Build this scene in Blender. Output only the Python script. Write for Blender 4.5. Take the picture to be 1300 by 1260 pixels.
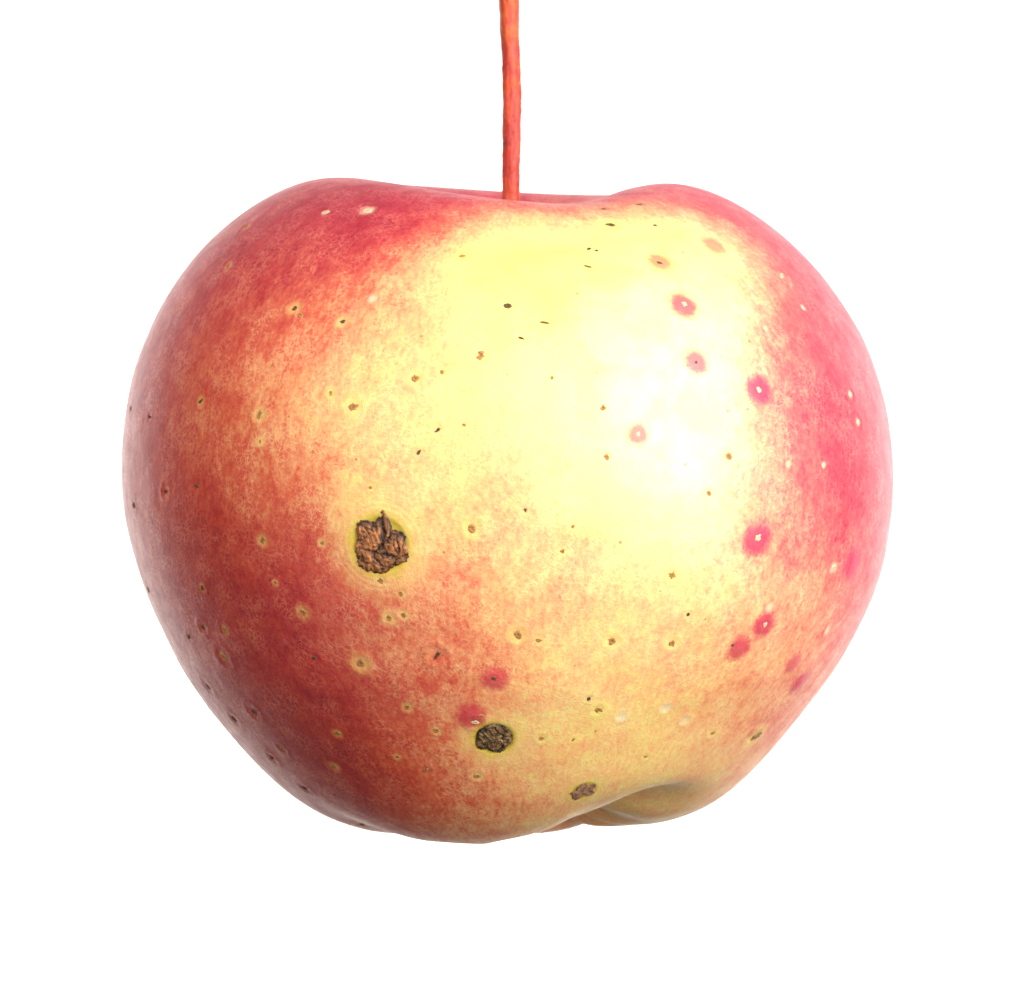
import bpy, math, random
import numpy as np

random.seed(7); rng = np.random.default_rng(7)
scene = bpy.context.scene
for o in list(bpy.data.objects): bpy.data.objects.remove(o)

# ------------------------------------------------------------------ units
S = 8.0e-5            # metres per measured millimetre-fraction: the apple is about 78 mm wide
DIST = 0.5            # camera distance, metres
D = DIST / S

# ------------------------------------------------------------------ camera
cam_d = bpy.data.cameras.new('camera'); cam = bpy.data.objects.new('camera', cam_d)
scene.collection.objects.link(cam)
cam.location = (0, -DIST, 0); cam.rotation_euler = (math.radians(90), 0, 0)
cam_d.sensor_fit = 'HORIZONTAL'; cam_d.sensor_width = 36
cam_d.lens = 36 * DIST / (1300 * S)
cam_d.clip_start = 0.01; cam_d.clip_end = 20
cam_d.dof.use_dof = True; cam_d.dof.focus_distance = DIST - .034; cam_d.dof.aperture_fstop = 60
scene.camera = cam

# ------------------------------------------------------------------ world: dim studio
w = bpy.data.worlds.new('World'); scene.world = w; w.use_nodes = True
bgn = w.node_tree.nodes['Background']
bgn.inputs[0].default_value = (1.0, 0.97, 0.94, 1); bgn.inputs[1].default_value = 0.20

# ------------------------------------------------------------------ lamps
def area(name, loc, target, size, power, color=(1, 1, 1), size_y=None):
    l = bpy.data.lights.new(name, 'AREA'); l.energy = power; l.color = color
    l.shape = 'RECTANGLE' if size_y else 'SQUARE'; l.size = size
    if size_y: l.size_y = size_y
    o = bpy.data.objects.new(name, l); scene.collection.objects.link(o)
    o.location = loc
    from mathutils import Vector
    d = Vector(target) - Vector(loc)
    o.rotation_euler = d.to_track_quat('-Z', 'Y').to_euler()
    return o
area('key_softbox', (0.41, -0.43, 0.19), (0, 0, 0), 0.42, 9.0, (1.0, 0.98, 0.95), 0.75)
area('added_fill', (-0.30, -0.70, 0.46), (0, 0, 0), 0.5, 5.2, (1.0, 0.97, 0.93))  # added fill to brighten the left side, no such lamp seen
area('backdrop_lamp', (-0.46, 0.14, 0.0), (-0.42, 0.75, 0.0), 0.40, 13.0, (1.0, 0.975, 0.94), 0.7)
area('backdrop_lamp', (0.46, 0.14, 0.0), (0.42, 0.75, 0.0), 0.40, 13.0, (1.0, 0.975, 0.94), 0.7)

vs = scene.view_settings
vs.view_transform = 'Standard'; vs.look = 'None'; vs.exposure = 0; vs.gamma = 1
vs.use_curve_mapping = False

# ------------------------------------------------------------------ node helpers
class NT:
    def __init__(self, name):
        self.m = bpy.data.materials.new(name); self.m.use_nodes = True
        self.t = self.m.node_tree; self.b = self.t.nodes['Principled BSDF']
    def n(self, kind, **kw):
        nd = self.t.nodes.new(kind)
        for k, v in kw.items(): setattr(nd, k, v)
        return nd
    def link(self, a, b): self.t.links.new(a, b)
    def put(self, sock, v):
        if hasattr(v, 'is_output'): self.link(v, sock)
        else: sock.default_value = v
    def math(self, op, a, b=None, c=None, clamp=False):
        nd = self.n('ShaderNodeMath', operation=op, use_clamp=clamp)
        self.put(nd.inputs[0], a)
        if b is not None: self.put(nd.inputs[1], b)
        if c is not None: self.put(nd.inputs[2], c)
        return nd.outputs[0]
    def mix(self, f, a, b, blend='MIX'):
        nd = self.n('ShaderNodeMix', data_type='RGBA', blend_type=blend)
        self.put(nd.inputs['Factor'], f)
        for s, v in ((nd.inputs[6], a), (nd.inputs[7], b)):
            self.put(s, v if hasattr(v, 'is_output') else (*v, 1))
        return nd.outputs[2]
    def smooth(self, v, lo, hi):
        nd = self.n('ShaderNodeMapRange', interpolation_type='SMOOTHSTEP')
        self.put(nd.inputs[0], v); nd.inputs[1].default_value = lo; nd.inputs[2].default_value = hi
        return nd.outputs[0]
    def coords(self, scale):
        tc = self.n('ShaderNodeTexCoord'); mp = self.n('ShaderNodeMapping')
        mp.inputs['Scale'].default_value = (scale,) * 3 if not hasattr(scale, '__len__') else scale
        self.link(tc.outputs['Object'], mp.inputs['Vector']); return mp.outputs[0]
    def noise(self, vec, scale, detail=3, rough=.55, dist=0):
        nd = self.n('ShaderNodeTexNoise'); self.link(vec, nd.inputs['Vector'])
        nd.inputs['Scale'].default_value = scale; nd.inputs['Detail'].default_value = detail
        nd.inputs['Roughness'].default_value = rough; nd.inputs['Distortion'].default_value = dist
        return nd
    def ramp(self, f, stops):
        nd = self.n('ShaderNodeValToRGB'); self.link(f, nd.inputs[0]); e = nd.color_ramp.elements
        while len(e) < len(stops): e.new(0.5)
        for k, (p, c) in enumerate(stops): e[k].position = p; e[k].color = (*c, 1)
        return nd.outputs[0]
    def bump(self, h, dist, strength=1.0, prev=None):
        nd = self.n('ShaderNodeBump'); nd.inputs['Distance'].default_value = dist
        nd.inputs['Strength'].default_value = strength; self.link(h, nd.inputs['Height'])
        if prev is not None: self.link(prev, nd.inputs['Normal'])
        return nd.outputs[0]

# ------------------------------------------------------------------ materials
def skin_material():
    M = NT('apple_skin'); b = M.b
    P = M.coords(1 / S)                                   # coordinates in steps of 0.08 mm
    at = M.n('ShaderNodeAttribute', attribute_name='pigment')
    sp = M.n('ShaderNodeSeparateColor'); M.link(at.outputs['Color'], sp.inputs[0])
    red0, halo_r, halo_y = sp.outputs
    pink_highlight = at.outputs['Alpha']
    at2 = M.n('ShaderNodeAttribute', attribute_name='blemish')
    sp2 = M.n('ShaderNodeSeparateColor'); M.link(at2.outputs['Color'], sp2.inputs[0])
    olive, pale, crimson = sp2.outputs
    uvn = M.n('ShaderNodeUVMap', uv_map='meridian')
    mp = M.n('ShaderNodeMapping'); M.link(uvn.outputs[0], mp.inputs[0]); mp.inputs['Scale'].default_value = (1, .32, 1)
    big = M.noise(P, 1/70, 3, .5).outputs[0]
    mid = M.noise(P, 1/24, 4, .6).outputs[0]
    fine = M.noise(P, 1/5.5, 3, .6, .6).outputs[0]
    streak = M.noise(mp.outputs[0], 1/14, 3, .6).outputs[0]
    hair = M.noise(mp.outputs[0], 1/4.6, 2, .5, .5).outputs[0]
    def c0(x, k): return M.math('MULTIPLY', M.math('SUBTRACT', x, .5), k)
    # mottling is strongest where the blush is half developed
    g = M.math('MULTIPLY_ADD', M.math('MULTIPLY', red0, M.math('SUBTRACT', 1.15, red0)), 1.6, .24)
    mot = M.math('ADD', M.math('ADD', c0(big, .35), c0(mid, .42)), M.math('ADD', M.math('ADD', c0(fine, .55), c0(hair, .45)), c0(streak, .34)))
    r = M.math('MULTIPLY_ADD', mot, g, red0)
    # pale net of fine lines in the wax
    warp = M.n('ShaderNodeVectorMath', operation='MULTIPLY_ADD')
    wn = M.noise(P, 1/11, 2, .5)
    M.link(wn.outputs[1], warp.inputs[0]); warp.inputs[1].default_value = (16, 16, 16); M.link(P, warp.inputs[2])
    vo = M.n('ShaderNodeTexVoronoi', feature='DISTANCE_TO_EDGE'); M.link(warp.outputs[0], vo.inputs['Vector'])
    vo.inputs['Scale'].default_value = 1/7.0
    net = M.math('SUBTRACT', 1.0, M.smooth(vo.outputs['Distance'], 0.0, .16))
    netm = M.math('MULTIPLY', net, M.smooth(M.noise(P, 1/38, 2).outputs[0], .36, .66))
    r = M.math('SUBTRACT', r, M.math('MULTIPLY', netm, .12))
    # haloes
    edge = M.math('ADD', c0(M.noise(P, 1/13, 4, .7).outputs[0], .9), c0(fine, .5))
    hy = M.smooth(M.math('ADD', halo_y, M.math('MULTIPLY', edge, M.math('MULTIPLY', M.smooth(halo_y, 0, .3), .9))), .05, 1.0)
    r = M.math('MULTIPLY', r, M.math('SUBTRACT', 1.0, M.math('MULTIPLY', hy, .45)), clamp=True)
    warm = M.ramp(r, [(0, (.82, .75, .18)), (.2, (.83, .58, .20)), (.42, (.82, .36, .15)), (.66, (.66, .12, .05)), (.86, (.50, .045, .025)), (1, (.36, .025, .025))])
    tint = M.smooth(M.noise(P, 1/55, 3, .6).outputs[0], .38, .66)
    cool = M.ramp(r, [(0, (.82, .77, .43)), (.2, (.82, .64, .36)), (.42, (.78, .36, .22)), (.66, (.66, .15, .14)), (.86, (.56, .065, .10)), (1, (.42, .03, .06))])  # pinker reds; the pale cream end also paints the highlight band
    col = M.mix(pink_highlight, warm, cool)
    col = M.mix(M.math('MULTIPLY', tint, M.math('MULTIPLY', M.math('POWER', M.math('SUBTRACT', 1.0, r, clamp=True), 3.0), .42)), col, (.80, .74, .13))
    col = M.mix(M.math('MULTIPLY', hy, .28), col, (.72, .50, .07))
    col = M.mix(M.math('MULTIPLY', netm, .10), col, (.80, .55, .42))
    hr = M.smooth(M.math('ADD', halo_r, M.math('MULTIPLY', edge, .55)), .02, .62)
    col = M.mix(M.math('MULTIPLY', M.math('MULTIPLY', hr, crimson), .88), col, M.mix(pink_highlight, (.56, .03, .05), (.56, .035, .12)))
    ol = M.smooth(M.math('ADD', olive, M.math('MULTIPLY', edge, .5)), .15, 1.1)
    col = M.mix(M.math('MULTIPLY', ol, .85), col, (.58, .42, .02))
    col = M.mix(M.math('MULTIPLY', M.smooth(M.math('ADD', pale, M.math('MULTIPLY', edge, .7)), .2, .7), .7), col, (.80, .66, .42))
    # tiny dark lenticel points
    v2 = M.n('ShaderNodeTexVoronoi', feature='F1'); M.link(P, v2.inputs['Vector']); v2.inputs['Scale'].default_value = 1/26
    sc = M.n('ShaderNodeSeparateColor'); M.link(v2.outputs['Color'], sc.inputs[0])
    rad = M.math('MULTIPLY', M.smooth(sc.outputs[0], .5, 1.0), .085)
    dot = M.math('LESS_THAN', v2.outputs['Distance'], rad)
    col = M.mix(M.math('MULTIPLY', dot, .7), col, (.30, .16, .04))
    M.link(col, b.inputs['Base Color'])
    b.inputs['Roughness'].default_value = .36
    M.link(M.math('MULTIPLY_ADD', mid, .22, .33), b.inputs['Roughness'])
    b.inputs['Specular IOR Level'].default_value = .30
    b.inputs['Subsurface Weight'].default_value = .12
    b.inputs['Subsurface Radius'].default_value = (1.0, .45, .2)
    b.inputs['Subsurface Scale'].default_value = .0025
    n1 = M.bump(M.noise(P, 1/60, 2).outputs[0], 2.2*S, 1.0)
    n2 = M.bump(M.math('ADD', fine, M.math('MULTIPLY', net, .5)), .35*S, .8, n1)
    M.link(n2, b.inputs['Normal'])
    return M.m

def cork_material(name, light, dark, scale=5.0, rough=.6):
    M = NT(name); b = M.b; P = M.coords(1 / S)
    at = M.n('ShaderNodeAttribute', attribute_name='relief')
    n = M.noise(P, 1/scale, 4, .7, .8).outputs[0]
    f = M.math('ADD', M.math('MULTIPLY', at.outputs['Fac'], .75), M.math('MULTIPLY_ADD', n, .9, -.3), clamp=True)
    mid = tuple((a + c) / 2 for a, c in zip(light, dark))
    M.link(M.ramp(f, [(.12, dark), (.5, mid), (.85, light)]), b.inputs['Base Color'])
    b.inputs['Roughness'].default_value = rough
    M.link(M.bump(n, 2*S, .7), b.inputs['Normal'])
    return M.m

def stem_material():
    M = NT('stem_bark'); b = M.b; P = M.coords(1 / S)
    tc = M.n('ShaderNodeAttribute', attribute_name='tone')
    mp = M.n('ShaderNodeMapping'); M.link(P, mp.inputs[0]); mp.inputs['Scale'].default_value = (1, 1, .22)
    fib = M.noise(mp.outputs[0], 1/4.5, 4, .6, .4).outputs[0]
    blot = M.noise(P, 1/22, 3, .6).outputs[0]
    f = M.math('ADD', tc.outputs['Fac'], M.math('ADD', M.math('MULTIPLY_ADD', blot, .9, -.45), M.math('MULTIPLY_ADD', fib, 1.2, -.6)), clamp=True)
    col = M.ramp(f, [(0, (.22, .018, .014)), (.3, (.44, .035, .022)), (.6, (.56, .07, .02)), (1, (.66, .15, .018))])
    v2 = M.n('ShaderNodeTexVoronoi', feature='F1'); M.link(P, v2.inputs['Vector']); v2.inputs['Scale'].default_value = 1/11
    sc = M.n('ShaderNodeSeparateColor'); M.link(v2.outputs['Color'], sc.inputs[0])
    dot = M.math('LESS_THAN', v2.outputs['Distance'], M.math('MULTIPLY', M.smooth(sc.outputs[0], .6, 1), .16))
    col = M.mix(M.math('MULTIPLY', dot, .75), col, (.74, .48, .36))
    M.link(col, b.inputs['Base Color']); b.inputs['Roughness'].default_value = .45
    b.inputs['Subsurface Weight'].default_value = .1; b.inputs['Subsurface Scale'].default_value = .001
    n1 = M.bump(blot, 2.5*S, .8); M.link(M.bump(fib, 2.0*S, 1.0, n1), b.inputs['Normal'])
    return M.m

def backdrop_material():
    M = NT('white_paper'); P = M.coords(1.0)
    n = M.noise(P, 60, 4).outputs[0]
    M.link(M.mix(n, (.86, .86, .86), (.89, .89, .89)), M.b.inputs['Base Color'])
    M.b.inputs['Roughness'].default_value = .9; M.b.inputs['Specular IOR Level'].default_value = .1
    return M.m

MAT_SKIN = skin_material(); MAT_STEM = stem_material(); MAT_PAPER = backdrop_material()
MAT_SCAB = cork_material('scab_cork', (.54, .20, .065), (.02, .009, .005), 4, .42)
MAT_SCAB_DARK = cork_material('scab_dark', (.26, .14, .05), (.012, .009, .006), 4, .38)
MAT_SCAB_FLAT = cork_material('scab_worn', (.42, .22, .12), (.16, .075, .03), 6)
MAT_CORK = cork_material('lenticel_cork', (.62, .30, .09), (.24, .09, .025), 3)
MAT_DARK = cork_material('lenticel_dark', (.22, .11, .035), (.035, .018, .008), 3)
MAT_PALE = cork_material('lenticel_pale', (.82, .66, .44), (.55, .36, .20), 3)

# ------------------------------------------------------------------ backdrop: curved white paper roll
def mesh_obj(name, verts, faces, mat, smooth=True):
    me = bpy.data.meshes.new(name); me.from_pydata([tuple(v) for v in verts], [], faces)
    me.materials.append(mat)
    if smooth: me.polygons.foreach_set('use_smooth', [True] * len(me.polygons))
    o = bpy.data.objects.new(name, me); scene.collection.objects.link(o); return o
bv, bf = [], []
NX = 48
for i in range(NX + 1):
    a = math.radians(-27 + 54 * i / NX)
    for z in (-0.55, 0.55):
        bv.append((1.5 * math.sin(a), -0.75 + 1.5 * math.cos(a), z))
for i in range(NX): bf.append((2*i, 2*i+1, 2*i+3, 2*i+2))
bd = mesh_obj('backdrop', bv, bf, MAT_PAPER)
sol = bd.modifiers.new('thickness', 'SOLIDIFY'); sol.thickness = .002
bd['kind'] = 'structure'

# ------------------------------------------------------------------ apple body
X0, Y0 = 650.0, 630.0
NA = 1000
# azimuths: finer towards the front (180..360 degrees)
NF, NB = 760, 260
phi = np.concatenate([np.linspace(0, np.pi, NB, endpoint=False), np.linspace(np.pi, 2*np.pi, NF, endpoint=False)])
NP_ = len(phi)
def table(pts, sigma=7.0):
    """smooth periodic curve through (degree, value) pairs"""
    d = np.arange(0, 360, .5)
    xs = np.array([p[0] for p in pts], float); ys = np.array([p[1] for p in pts], float)
    v = np.interp(d, xs, ys, period=360)
    f = np.fft.fftfreq(len(d), .5)
    v = np.fft.ifft(np.fft.fft(v) * np.exp(-2 * (np.pi * f * sigma) ** 2)).real
    return np.interp(np.degrees(phi), d, v, period=360)
top_y = table([(0,230),(20,236),(45,246),(70,245),(90,242),(115,236),(140,231),(180,223),(200,223),(225,231),(250,246),(270,255),(287,261),(300,257),(315,245),(335,232)], 6)
top_r = table([(0,198),(45,200),(90,205),(135,215),(180,226),(225,215),(270,200),(315,195)], 12)
eq_r  = table([(0,486.5),(45,481),(90,476),(135,485),(180,497.5),(225,488),(270,478),(315,480)], 14)
eq_y  = table([(0,612),(90,612),(180,602),(270,615)], 20)
bot_y = table([(0,1047),(30,1051),(50,1050),(70,1059),(100,1059),(140,1050),(180,1059),(205,1060),(235,1072),(255,1073),(275,1066),(300,1050),(320,1044),(340,1042)], 7)
groove = table([(0,0),(30,0),(40,0),(51,12),(62,0),(190,0),(206,8),(222,0),(275,0),(288,4),(296,15),(302,11),(310,28),(318,42),(326,32),(335,10),(343,0)], 4)
bot_r = table([(0,176),(45,165),(90,150),(135,150),(180,160),(225,150),(270,150),(315,165)], 10)

L_up = [(425,224),(383,230),(340,248.6),(311,267),(283,288.6),(260,310),(240,333),(220,361),(200,394),(186,426),(171,463),(163,497),(157,537),(154,568),(154,602)]
R_up = [(848,230),(880,234),(914,246),(948.6,264),(983,288.6),(1017,318.6),(1048.6,354),(1074,391),(1097,428.6),(1111,466),(1123,506),(1130,543),(1133,577),(1135,612)]
L_lo = [(154,602),(154,626),(158.6,660),(168.6,700),(183,746),(197,780),(214,814),(228.6,846),(248,875),(277,914),(311,954),(343,987),(374,1013),(414,1037),(463,1053),(490,1056)]
R_lo = [(1135,612),(1131,660),(1123,711),(1108.6,757),(1088.6,800),(1063,846),(1034,886),(1011,914),(985,947),(949,985.6),(928,1005),(900,1024.5),(871,1037),(836,1047),(822,1047.5)]
def norm_curve(pts, n):
    p = np.array(pts, float); a = p[0]; e = p[-1]
    q = (p - a) / (e - a)
    s = np.concatenate([[0], np.cumsum(np.hypot(*np.diff(p, axis=0).T))]); s /= s[-1]
    t = np.linspace(0, 1, n)
    return np.stack([np.interp(t, s, q[:, 0]), np.interp(t, s, q[:, 1])], 1)     # (rho fraction, y fraction)
NU_, NL_, NC_, NBs = 270, 280, 90, 90
uL, uR, lL, lR = norm_curve(L_up, NU_), norm_curve(R_up, NU_), norm_curve(L_lo, NL_), norm_curve(R_lo, NL_)
wR = (0.5 + 0.5 * np.cos(phi))[None, :]                      # 1 on the right flank, 0 on the left
def blend(a, b, k): return a[:, k][:, None] * (1 - wR) + b[:, k][:, None] * wR
CAV_Y, BAS_Y = 355.0, 948.0
# stem cavity
s = np.linspace(.012, 1, NC_, endpoint=False)[:, None]
fc = np.sin(np.pi / 2 * s) ** .9
cav_r = s * top_r; cav_y = CAV_Y + (top_y - CAV_Y) * fc
up_r = top_r + (eq_r - top_r) * blend(uL, uR, 0); up_y = top_y + (eq_y - top_y) * blend(uL, uR, 1)
lo_r = eq_r + (bot_r - eq_r) * blend(lL, lR, 0)
ly = blend(lL, lR, 1)
gw = np.clip((ly - .875) / .125, 0, 1); gw = gw * gw * (3 - 2 * gw)
lo_y = eq_y + (bot_y - eq_y) * ly - groove * gw
s2 = np.linspace(1, .012, NBs + 1)[1:, None]
fb = np.sin(np.pi / 2 * s2) ** .8
fold = 9 * np.sin(10 * phi + 1.0)[None, :] * np.sin(np.pi * s2) ** 1.2
bas_r = s2 * bot_r; bas_y = BAS_Y + (bot_y - groove * .9 - BAS_Y) * fb + fold
RR = np.concatenate([cav_r, up_r, lo_r[1:], bas_r]); YY = np.concatenate([cav_y, up_y, lo_y[1:], bas_y])
def smooth_rows(a, sig):
    k = np.arange(-4*sig, 4*sig + 1); g = np.exp(-.5 * (k / sig) ** 2); g /= g.sum()
    m = len(k) // 2
    pad = np.concatenate([2*a[:1] - a[1:m+1][::-1], a, 2*a[-1:] - a[-m-1:-1][::-1]])
    return sum(g[j] * pad[j:j + len(a)] for j in range(len(k)))
RR = smooth_rows(RR, 9); YY = smooth_rows(YY, 9)
NR = RR.shape[0]
px = RR * np.cos(phi); py = RR * np.sin(phi)
pz = (Y0 - YY) * (D + py) / D                                 # heights at their own depth
# gentle irregular waves of a grown fruit
for (fx, fy, fz, ph, amp) in [(.009,.004,.006,.3,2.2),(.004,.011,.008,1.7,2.0),(.012,.009,.013,2.9,1.1),(.018,.006,.017,.9,.8)]:
    wv = amp * np.sin(fx*px + fy*py + fz*pz + ph)
    rad = np.sqrt(px**2 + py**2 + pz**2) + 1e-6
    k = wv / rad * np.clip(-py / 300, 0, 1); px = px * (1 + k); py = py * (1 + k); pz = pz * (1 + k)
V = np.stack([px + X0 - 650, py, pz], -1)                      # rows x azimuth x 3, in steps of S
def grid_normals(V):
    du = np.gradient(V, axis=0); dv = np.roll(V, -1, 1) - np.roll(V, 1, 1)
    n = np.cross(dv, du); n /= np.linalg.norm(n, axis=2, keepdims=True) + 1e-9
    return n
N = grid_normals(V)
if (N[NC_ + 200, NB + 380, 1]) > 0: N = -N                     # outward at the front
# image measures -> surface points
ray = V - np.array([0, -D, 0]); facing = (N * ray).sum(2) < 0
ix = 650 + V[..., 0] * D / (D + V[..., 1]); iy = Y0 - V[..., 2] * D / (D + V[..., 1])
okf = (facing & (V[..., 1] < 60)).ravel(); F_idx = np.nonzero(okf)[0]
F_xy = np.stack([ix.ravel()[F_idx], iy.ravel()[F_idx]], 1); Vf = V.reshape(-1, 3); Nf = N.reshape(-1, 3)
def on_skin(x, y):
    return F_idx[np.argmin((F_xy[:, 0] - x) ** 2 + (F_xy[:, 1] - y) ** 2)]

# ---- blush: how far the red overcolour has developed, from points measured on the fruit
BL = [(440,262,.97),(380,290,.93),(520,290,.9),(330,320,.9),(450,325,.84),(560,280,.75),(270,400,.86),(340,400,.72),(400,385,.68),(470,380,.55),(500,320,.66),
(215,480,.88),(250,480,.74),(330,470,.58),(400,450,.52),(450,470,.32),(280,560,.72),(370,540,.5),(430,570,.42),(330,610,.66),(190,580,.9),(240,680,.86),(400,620,.6),
(330,690,.85),(420,730,.74),(445,640,.36),(520,650,.3),(510,730,.45),(370,800,.9),(300,790,.88),(440,850,.8),(500,830,.62),(560,830,.62),(200,700,.9),(290,880,.9),
(540,350,.36),(600,330,.12),(700,310,.0),(640,285,.3),(560,420,.3),(510,430,.38),(640,450,.13),(750,450,.0),(850,500,.0),(790,340,.0),(860,300,.02),(500,540,.36),(560,560,.3),(620,640,.36),(700,590,.22),
(590,710,.44),(560,770,.55),(660,730,.36),(720,760,.36),(800,640,.1),(760,700,.32),(850,690,.2),(880,600,.02),(810,770,.28),(700,850,.36),(620,850,.52),(650,800,.42),(870,420,.0),
(915,320,.12),(945,370,.35),(980,330,.72),(930,440,.24),(1000,400,.78),(1050,430,.86),(960,500,.46),(930,540,.26),(1030,520,.84),(1095,600,.93),(1000,600,.6),(930,640,.36),(980,700,.5),(1060,660,.78),
(1100,720,.85),(1040,770,.55),(950,780,.44),(890,760,.26),(860,860,.4),(960,870,.46),(1040,850,.6),(1080,500,.9),(1110,540,.92),
(740,900,.27),(800,920,.27),(680,940,.3),(570,950,.55),(480,950,.85),(420,960,.92),(560,1030,.6),(640,1030,.5),(730,970,.36),(800,990,.24),(870,940,.33),(930,950,.42),(890,1000,.3),(980,920,.6),(460,1020,.9),(380,900,.92),
(600,256,.8),(700,266,.62),(760,266,.58),(820,250,.8),(890,260,.78),(870,278,.35),(720,285,.15),(940,285,.8),(360,250,.9),(1020,350,.9)]
cp = [Vf[on_skin(x, y)] for x, y, _ in BL]; cv = [v for *_, v in BL]
for a in np.radians(np.arange(20, 170, 30)):                   # the far side: well coloured
    for z, q in ((250, .85), (0, .8), (-260, .7)):
        R_ = 470 * math.cos(math.asin(z / 480)); cp.append(np.array([R_*math.cos(a), R_*math.sin(a), z])); cv.append(q + .12*math.sin(5*a + z))
for a in np.radians(np.arange(0, 360, 60)):
    cp.append(np.array([90*math.cos(a), 90*math.sin(a), 330])); cv.append(.95)
    cp.append(np.array([90*math.cos(a), 90*math.sin(a), -370])); cv.append(.35)
cp = np.array(cp); cv = np.array(cv)
def rbf(c, v, q, lam):
    A = np.linalg.norm(c[:, None] - c[None], axis=2) + lam * np.eye(len(c)) * -1
    n = len(c); B = np.zeros((n+1, n+1)); B[:n, :n] = A; B[:n, n] = 1; B[n, :n] = 1
    wt = np.linalg.solve(B, np.append(v, 0))
    out = np.empty(len(q), np.float32); c32 = c.astype(np.float32); w32 = wt[:n].astype(np.float32)
    for k in range(0, len(q), 60000):
        qq = q[k:k+60000].astype(np.float32)
        d2 = (qq**2).sum(1)[:, None] + (c32**2).sum(1)[None] - 2 * qq @ c32.T
        out[k:k+60000] = np.sqrt(np.maximum(d2, 0)) @ w32 + wt[n]
    return out
red = np.clip(rbf(cp, cv, Vf, 8.0), 0, 1)
# the overcolour is bluer (pinker) on the right flank and the shoulders, browner on the left; highlight band right of centre painted in as cream
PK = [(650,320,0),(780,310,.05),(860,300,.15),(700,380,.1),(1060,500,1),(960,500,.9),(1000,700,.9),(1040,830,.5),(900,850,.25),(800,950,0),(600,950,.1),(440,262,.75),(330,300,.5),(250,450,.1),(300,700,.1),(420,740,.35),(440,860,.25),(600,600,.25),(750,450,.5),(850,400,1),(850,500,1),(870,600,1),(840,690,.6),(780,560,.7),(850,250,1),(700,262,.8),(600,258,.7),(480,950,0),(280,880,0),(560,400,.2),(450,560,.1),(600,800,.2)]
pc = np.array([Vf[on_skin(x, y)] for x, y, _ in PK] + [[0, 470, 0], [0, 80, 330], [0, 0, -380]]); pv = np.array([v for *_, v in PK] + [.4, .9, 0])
pinkness_highlight = np.clip(rbf(pc, pv, Vf, 8.0), 0, 1)

halo_r = np.zeros(len(Vf)); crim = np.zeros(len(Vf)); halo_y = np.zeros(len(Vf)); olive = np.zeros(len(Vf)); pale = np.zeros(len(Vf)); disp = np.zeros(len(Vf))
def near(c, r):
    m = np.nonzero((np.abs(Vf - c) < r).all(1))[0]
    d = np.linalg.norm(Vf[m] - c, axis=1); k = d < r
    return m[k], d[k]
# red rings round lenticels: x, y, radius, strength
RINGS = [(867,388,23,.97),(883,461,20,.9),(964,496,23,1),(810,552,16,.85),(961,685,27,1),(1082,718,25,.95),(970,794,22,1),(938,822,21,.95),(1007,842,18,.8),(1016,866,21,.95),(628,861,21,.9),(600,910,23,.95),(837,333,19,.75),(906,312,20,.7),(955,930,10,.6)]
for x, y, r, k in RINGS:
    c = Vf[on_skin(x, y)]; m, d = near(c, r * 1.25)
    v = 1 - d / (r * 1.2); up = v > halo_r[m]
    halo_r[m] = np.maximum(halo_r[m], v); crim[m[up]] = k
    disp[m] += 1.0 * np.exp(-(d / (r * .6)) ** 2)
# scabs: x, y, half size, halo
SCABS = [(482,693,36,52),(627,938,25,35),(741,1005,17,22),(959,934,11,16)]
for x, y, r, h in SCABS:
    c = Vf[on_skin(x, y)]; m, d = near(c, h * 1.5)
    olive[m] = np.maximum(olive[m], np.clip(1 - (d - r * .85) / (h - r * .85) , 0, 1) * (1 if r > 15 else .5))
    halo_y[m] = np.maximum(halo_y[m], np.clip(1.15 - d / (h * 1.5), 0, 1))
    disp[m] += (-3.0 if r > 20 else -1.0) / (1 + np.exp((d - r * .9) / (r * .05))) + .22 * np.cos((d - r) * .9) * np.exp(-((d - r*1.35) / (r * .4)) ** 2) * (r > 30)
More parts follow.
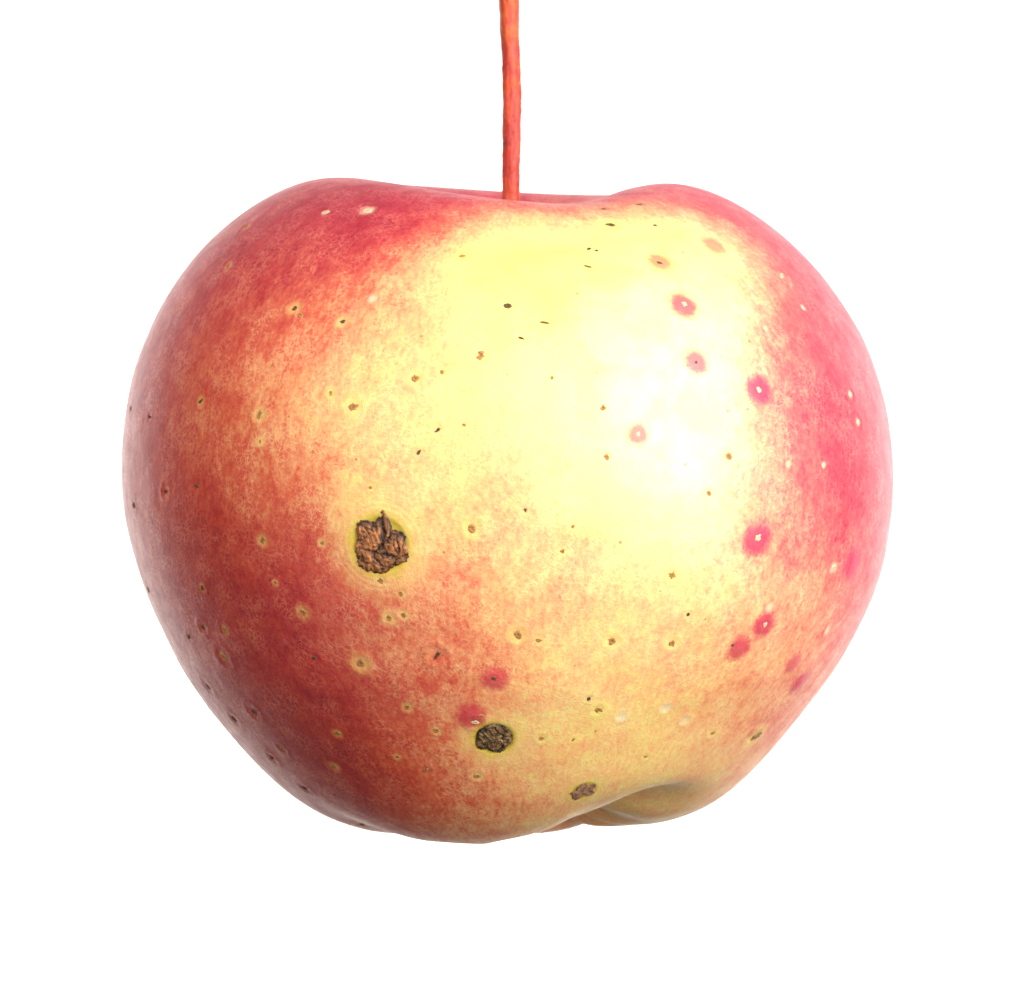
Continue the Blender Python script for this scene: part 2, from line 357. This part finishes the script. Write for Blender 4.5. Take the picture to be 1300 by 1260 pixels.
# lenticels: x, y, half width, half height, angle, kind (c cork, d dark, p pale), yellow halo radius
LEN = [(449,516,8,7,20,'c',26),(330,527,7,6,60,'c',18),(374,391,7,5,40,'d',16),(381,400,5,4,0,'c',0),(436,408,5,4,0,'d',15),(473,379,4,6,10,'h',12),(528,480,6,7,30,'c',18),(562,472,4,4,0,'c',10),(610,452,8,6,20,'c',14),
(532,574,5,3,50,'d',0),(555,546,6,2.5,40,'d',0),(600,672,7,8,20,'c',22),(657,807,7,7,0,'c',20),(684,813,5,4,0,'c',9),(778,815,7,7,30,'c',22),(458,843,8,7,0,'c',24),(385,778,6,6,20,'c',16),(399,836,6,4,50,'d',0),(495,785,5,5,0,'c',16),(512,780,4,5,0,'c',10),
(510,754,4,5,20,'c',10),(483,737,5,5,0,'c',0),(333,687,6,6,0,'c',14),(249,617,4,7,80,'d',0),(210,624,4,7,85,'d',0),(255,510,6,5,30,'d',12),(190,530,5,4,0,'d',0),(257,747,6,5,40,'d',10),(257,797,5,7,30,'d',0),(286,800,5,7,40,'c',10),(284,834,5,10,40,'c',12),(240,808,4,5,0,'d',0),
(555,833,9,3,55,'d',0),(760,901,6,6,0,'c',20),(748,887,4,4,0,'d',0),(854,731,6,6,0,'c',18),(853,817,6,6,0,'c',18),(765,518,5,5,0,'c',8),(771,580,5,5,0,'c',9),(925,580,6,7,0,'c',20),(900,627,4,5,0,'c',15),(874,781,4,3,20,'d',0),(688,937,5,4,0,'c',16),
(554,927,5,5,0,'c',10),(517,898,6,4,50,'c',12),(541,978,6,3,30,'c',0),(606,986,6,5,0,'c',12),(428,932,7,4,20,'c',12),(424,974,6,4,40,'c',14),(466,267,9,6,10,'p',18),(413,269,8,4,10,'p',10),(289,338,4,8,60,'c',10),(312,289,5,7,60,'c',8),(993,350,4,8,-55,'p',8),(1020,391,4,4,0,'p',8),(972,417,4,4,0,'p',8),
(1080,501,4,7,-65,'p',9),(1090,536,4,7,-75,'p',10),(1059,722,5,7,80,'p',14),(915,453,6,7,0,'p',12),(977,771,6,5,0,'h',12),(728,938,3,3,0,'c',9),(644,388,7,6,20,'d',0),(692,409,9,2.2,-10,'d',0),(668,648,3,3,0,'d',0),(661,430,7,1.8,-30,'d',0),(688,311,3.5,3,0,'d',0),(748,316,5,2.6,20,'d',0),(757,318,3.5,2.6,0,'d',0),(746,339,7,2,-25,'d',0),(775,285,9,5,-10,'d',26),
(832,286,4,3,0,'d',0),(811,260,6,2,0,'d',0),(766,266,5,2,0,'d',0),(837,334,5,3,-30,'d',0),(869,387,5,5,0,'p',0),(883,461,3,3,0,'d',0),(964,496,5,5,0,'p',0),(811,552,4,4,0,'p',0),(962,684,6,6,20,'p',0),(971,793,4,5,0,'p',0),(627,861,4,4,0,'d',0),(604,917,7,4,-10,'p',0),(611,909,4,3,0,'c',0),
(166,520,6,6,0,'d',0),(170,642,5,6,0,'d',0),(188,748,5,6,0,'d',0),(264,872,5,9,45,'d',0),(297,913,4,8,45,'d',0),(322,905,4,9,50,'d',0),(345,962,4,7,50,'d',0),(387,1001,4,8,60,'d',0),(358,950,4,6,50,'c',0),(262,900,4,6,45,'d',0),(460,1047,8,3,10,'d',0),(406,228,4,3,0,'d',0),(1051,800,5,4,0,'h',14),(930,820,3,3,0,'d',0),(1001,590,3,4,0,'p',8),(1046,590,4,4,0,'p',8),(820,960,4,3,0,'c',10),(690,985,4,3,0,'c',8),(660,1015,5,3,0,'c',8),(905,930,5,4,0,'c',14),(595,1010,5,3,0,'c',8),(505,960,4,3,0,'c',8),(790,910,5,5,0,'h',16),(845,900,5,5,0,'h',16),(870,915,5,4,0,'h',14),(715,700,4,4,0,'c',8),(590,540,3,3,0,'c',8),(587,325,5,4,0,'c',14),(700,480,3,3,0,'c',6),(728,668,3,3,0,'c',6),(420,500,4,4,0,'c',12),(470,620,3,3,0,'c',8),(410,690,4,4,0,'c',10),(350,740,4,3,0,'c',8),(330,560,3,3,0,'c',10)]
for x, y, a, b_, ang, kind, h in LEN:
    c = Vf[on_skin(x, y)]
    if h:
        m, d = near(c, h * 1.3)
        v = np.clip(1.05 - d / h, 0, 1)
        if kind in 'ph': pale[m] = np.maximum(pale[m], v * .75)
        else: halo_y[m] = np.maximum(halo_y[m], v)
    r = max(a, b_); m, d = near(c, r * 3)
    disp[m] += -.55 * np.exp(-(d / (r * 1.2)) ** 2) * (r / 7) + .5 * np.exp(-((d - r*1.7) / (r * .6)) ** 2) * (r / 7)
V2 = Vf + Nf * disp[:, None]

# ---- the apple as one thing
root = bpy.data.objects.new('apple', None); scene.collection.objects.link(root)
BASE = (0, 0, -0.0362)
root.location = BASE; root.empty_display_size = .02
root['label'] = 'red and yellow blotched apple with corky scabs hanging by its stem'
root['category'] = 'apple'
def adopt(o):
    o.parent = root; o.location = tuple(-b for b in BASE); return o

nv = NR * NP_
i0 = np.arange(NR - 1)[:, None] * NP_; j = np.arange(NP_)[None]; j1 = (j + 1) % NP_
quads = np.stack([i0 + j, i0 + NP_ + j, i0 + NP_ + j1, i0 + j1], -1).reshape(-1, 4)
me = bpy.data.meshes.new('skin')
ends = [np.arange(NP_)[::1], ((NR-1)*NP_ + np.arange(NP_))[::-1]]
loops = np.concatenate([quads.ravel(), ends[0], ends[1]])
starts = np.concatenate([np.arange(len(quads)) * 4, [len(quads)*4, len(quads)*4 + NP_]])
# winding must agree with the outward normals
q0 = quads[(NC_ + 200) * NP_ + NB + 380]; fn = np.cross(V2[q0[1]] - V2[q0[0]], V2[q0[2]] - V2[q0[0]])
if fn @ Nf[q0[0]] < 0:
    loops = np.concatenate([quads[:, ::-1].ravel(), ends[0][::-1], ends[1][::-1]])
me.vertices.add(nv); me.vertices.foreach_set('co', (V2 * S).astype(np.float32).ravel())
me.loops.add(len(loops)); me.loops.foreach_set('vertex_index', loops.astype(np.int32))
me.polygons.add(len(starts)); me.polygons.foreach_set('loop_start', starts.astype(np.int32))
me.update(calc_edges=True)
me.polygons.foreach_set('use_smooth', np.ones(len(starts), bool))
def vcol(name, arrs):
    a = me.attributes.new(name, 'FLOAT_COLOR', 'POINT')
    a.data.foreach_set('color', np.stack(arrs, 1).astype(np.float32).ravel())
vcol('pigment', [red, halo_r, halo_y, pinkness_highlight]); vcol('blemish', [olive, pale, crim, np.ones(nv)])
arc = np.concatenate([[0], np.cumsum(np.hypot(np.diff(RR.mean(1)), np.diff(YY.mean(1))))])
uvv = np.stack([np.broadcast_to(phi * 300, (NR, NP_)), np.broadcast_to(arc[:, None], (NR, NP_))], -1).reshape(-1, 2)
uvl = me.uv_layers.new(name='meridian'); uvl.data.foreach_set('uv', uvv[loops].astype(np.float32).ravel())
me.materials.append(MAT_SKIN); me.validate()
skin = adopt(bpy.data.objects.new('skin', me)); scene.collection.objects.link(skin)

# ---- local frames on the skin
def frame(x, y, r, G):
    i = on_skin(x, y); c = Vf[i]; n = Nf[i]
    t = np.cross([0, 0, 1.0], n); t /= np.linalg.norm(t)       # runs to the right in the picture when n faces us
    u = np.cross(n, t)
    m, d = near(c, max(r * 1.6, 9)); m = m[(Nf[m] @ n) > .3]
    q = G[m] - c; a, b = q @ t, q @ u; h = q @ n
    A = np.stack([np.ones_like(a), a, b, a*a, a*b, b*b], 1)
    co = np.linalg.lstsq(A, h, rcond=None)[0]
    return c, n, t, u, lambda a, b: co[0] + co[1]*a + co[2]*b + co[3]*a*a + co[4]*a*b + co[5]*b*b
def patch(name, x, y, ring_r, hgt, relief, mat):
    """ring_r[k][j] radii with angle j; hgt lifts above skin; centre first"""
    pass
def vnoise(p, seed):
    """cheap smooth noise on 2-D points"""
    r = np.random.default_rng(seed); out = np.zeros(len(p))
    for k in range(9):
        f = r.normal(size=2); f *= r.uniform(.6, 1.7) / np.linalg.norm(f); out += np.sin(p @ f + r.uniform(0, 6.3))
    return out / 3
def disc(name, x, y, a, b, ang, mat, rings, seg, lift, seed, spike=None, rough=0.0, crack=None, edge_amp=.12):
    c, n, t, u, H = frame(x, y, max(a, b), Vf if rough else V2); sink = np.interp(max(a, b), [8, 9], [.3, .2 if max(a, b) < 20 else -.3])
    r_ = np.random.default_rng(seed); th = np.arange(seg) / seg * 2*np.pi
    out = np.ones(seg)
    for k in range(2, 10): out += edge_amp / k**.6 * r_.normal() * np.cos(k*th + r_.uniform(0, 6.3))
    if seg > 30: out += r_.normal(size=seg) * .028
    if spike:
        sa, sh, sw = spike; dd = np.angle(np.exp(1j*(th - sa))); out += sh * np.exp(-(np.abs(dd)/sw) ** 1.3)
    pts = [(0., 0.)]; rad = [0.]
    for k in range(1, rings + 1):
        f = k / rings
        for jj in range(seg):
            pts.append((a*f*out[jj]*math.cos(th[jj]), b*f*out[jj]*math.sin(th[jj]))); rad.append(f)
    p = np.array(pts); rad = np.array(rad); ca, sa_ = math.cos(math.radians(ang)), math.sin(math.radians(ang))
    p = np.stack([p[:, 0]*ca - p[:, 1]*sa_, p[:, 0]*sa_ + p[:, 1]*ca], 1)
    prof = np.clip((1 - rad) / .22, 0, 1); prof = prof * (2 - prof)
    rel = np.full(len(p), .5)
    hh = lift * prof
    if rough:
        q = p / max(a, b)
        nz = .5*vnoise(q*5, seed) + .45*vnoise(q*12, seed+1) + .3*vnoise(q*26, seed+2) + .2*r_.normal(size=len(p))
        cr = np.exp(-(np.abs(vnoise(q*4.2, seed+5)) / .13) ** 2) * .8 + np.exp(-(np.abs(vnoise(q*8, seed+6)) / .12) ** 2) * .5
        if crack is not None: cr = np.maximum(cr, crack(p))
        hh = hh + (rough * nz - rough * 1.9 * cr) * np.clip((1-rad)/.12, 0, 1)
        hh = np.maximum(hh, -1.2)
        rel = .6 + .4*nz - 1.0*cr - .5*np.clip((rad-.82)/.18, 0, 1)
    else:
        hh = hh - lift * 1.3 * np.exp(-(rad/.35)**2); rel = .75 - .8*np.exp(-(rad/.4)**2) - .2*rad + .15*r_.normal(size=len(p))
    hh = hh - (2.2 if rough else .7) * (rad > .99)
    base = H(p[:, 0], p[:, 1])
    co = c + np.outer(p[:, 0], t) + np.outer(p[:, 1], u) + np.outer(base + hh + (sink if rough else .2), n)
    fs = [(0, 1 + jj, 1 + (jj+1) % seg) for jj in range(seg)]
    for k in range(rings - 1):
        o0 = 1 + k*seg; o1 = o0 + seg
        for jj in range(seg): fs.append((o0+jj, o1+jj, o1+(jj+1) % seg, o0+(jj+1) % seg))
    o = mesh_obj(name, co * S, fs, mat)
    at = o.data.attributes.new('relief', 'FLOAT', 'POINT'); at.data.foreach_set('value', np.clip(rel, 0, 1).astype(np.float32))
    return adopt(o)

def big_crack(p):
    # one deep fissure from the upper tip down into the middle, bending right
    xs = 3 + 3*np.sin(p[:, 1]*.09); d = np.abs(p[:, 0] - xs)
    c1 = np.exp(-(d/3.2)**2) * np.clip((p[:, 1] + 12)/14, 0, 1)
    d2 = np.abs(p[:, 1] + 8 + .25*p[:, 0]); c2 = .5*np.exp(-(d2/2.2)**2) * (np.abs(p[:, 0]) < 26)
    return np.maximum(c1, c2)
o = disc('scab', 482, 694, 34, 33, 0, MAT_SCAB, 26, 110, 2.0, 11, spike=(math.radians(82), .32, .16), rough=1.3, crack=big_crack, edge_amp=.15)
o['label'] = 'large brown cracked corky scab with a pointed tip'
o = disc('scab', 627, 939, 24, 22, 15, MAT_SCAB_DARK, 20, 84, 1.8, 23, rough=1.5)
o['label'] = 'round blackish cracked scab beside a crimson spot'
o = disc('scab', 741, 1005, 17, 14, 15, MAT_SCAB_FLAT, 14, 60, 1.1, 37, rough=.6, edge_amp=.18)
o['label'] = 'worn flat brown scab near the underside'
o = disc('scab', 961, 935, 9, 5, 45, MAT_SCAB_FLAT, 8, 36, .8, 41, rough=.5, edge_amp=.2)
o['label'] = 'small brown scab on the lower flank'
MK = {'c': MAT_CORK, 'd': MAT_DARK, 'p': MAT_PALE}
for k, (x, y, a, b_, ang, kind, h) in enumerate(LEN):
    if kind == 'h': continue
    if kind == 'd' and x < 420: a, b_ = a*.82, b_*.82
    disc('lenticel', x, y, a*.8, b_*.8, ang, MK[kind], 3, 10 if max(a, b_) < 6 else 14, .9 if max(a, b_) > 4 else .5, 100 + k, edge_amp=.22)

# ------------------------------------------------------------------ stem
path = [(356,648,10),(330,648,11),(300,648,11.5),(275,648,11.8),(255,648.3,11.8),(240,648.8,11.4),(200,649.3,11.6),(170,649.6,12.4),(150,649.8,12.3),(120,649.6,12.6),(100,649.2,12.4),(80,648.6,12),(60,647.8,12.2),(40,646.9,12.6),(20,646.3,13),(0,645.8,13.4),(-40,644.5,14.2),(-80,643,15.5),(-110,641.5,18),(-128,640.5,20.5),(-136,640,19)]
pp = np.array(path); ys = np.linspace(356, -136, 180); o_ = np.argsort(pp[:, 0])
cx = np.interp(ys, pp[o_, 0], pp[o_, 1]); rr = np.interp(ys, pp[o_, 0], pp[o_, 2])
k = np.exp(-.5*(np.arange(-9, 10)/4)**2); k /= k.sum()
cx = np.convolve(np.pad(cx, 9, 'edge'), k, 'valid'); rr = np.convolve(np.pad(rr, 9, 'edge'), k, 'valid')
SEG = 40; sv, tone = [], []
for i, y in enumerate(ys):
    for jj in range(SEG):
        a = 2*math.pi*jj/SEG
        r = rr[i] * (1 + .030*math.sin(3*a + y*.018) + .018*math.sin(5*a - y*.05 + 1) + .022*math.sin(y*.11 + a) + .014*math.sin(y*.23 + 2*a) + .014*rng.normal())
        dy = 10*math.sin(y*.006)
        sv.append(((cx[i] - 650 + r*math.cos(a)), dy + r*math.sin(a), (Y0 - y)))
        tone.append(np.interp(y, [-140, 0, 45, 62, 90, 130, 180, 230, 246, 260], [.7, .66, .62, .4, .46, .44, .3, .32, .55, .55]))
sf = [tuple(reversed(range(SEG))), tuple((len(ys)-1)*SEG + q for q in range(SEG))]
for i in range(len(ys)-1):
    for jj in range(SEG): sf.append((i*SEG+jj, i*SEG+(jj+1) % SEG, (i+1)*SEG+(jj+1) % SEG, (i+1)*SEG+jj))
st = adopt(mesh_obj('stem', np.array(sv)*S, sf, MAT_STEM))
at = st.data.attributes.new('tone', 'FLOAT', 'POINT'); at.data.foreach_set('value', np.array(tone, np.float32))
st['label'] = 'long straight orange red stem rising from the hollow'
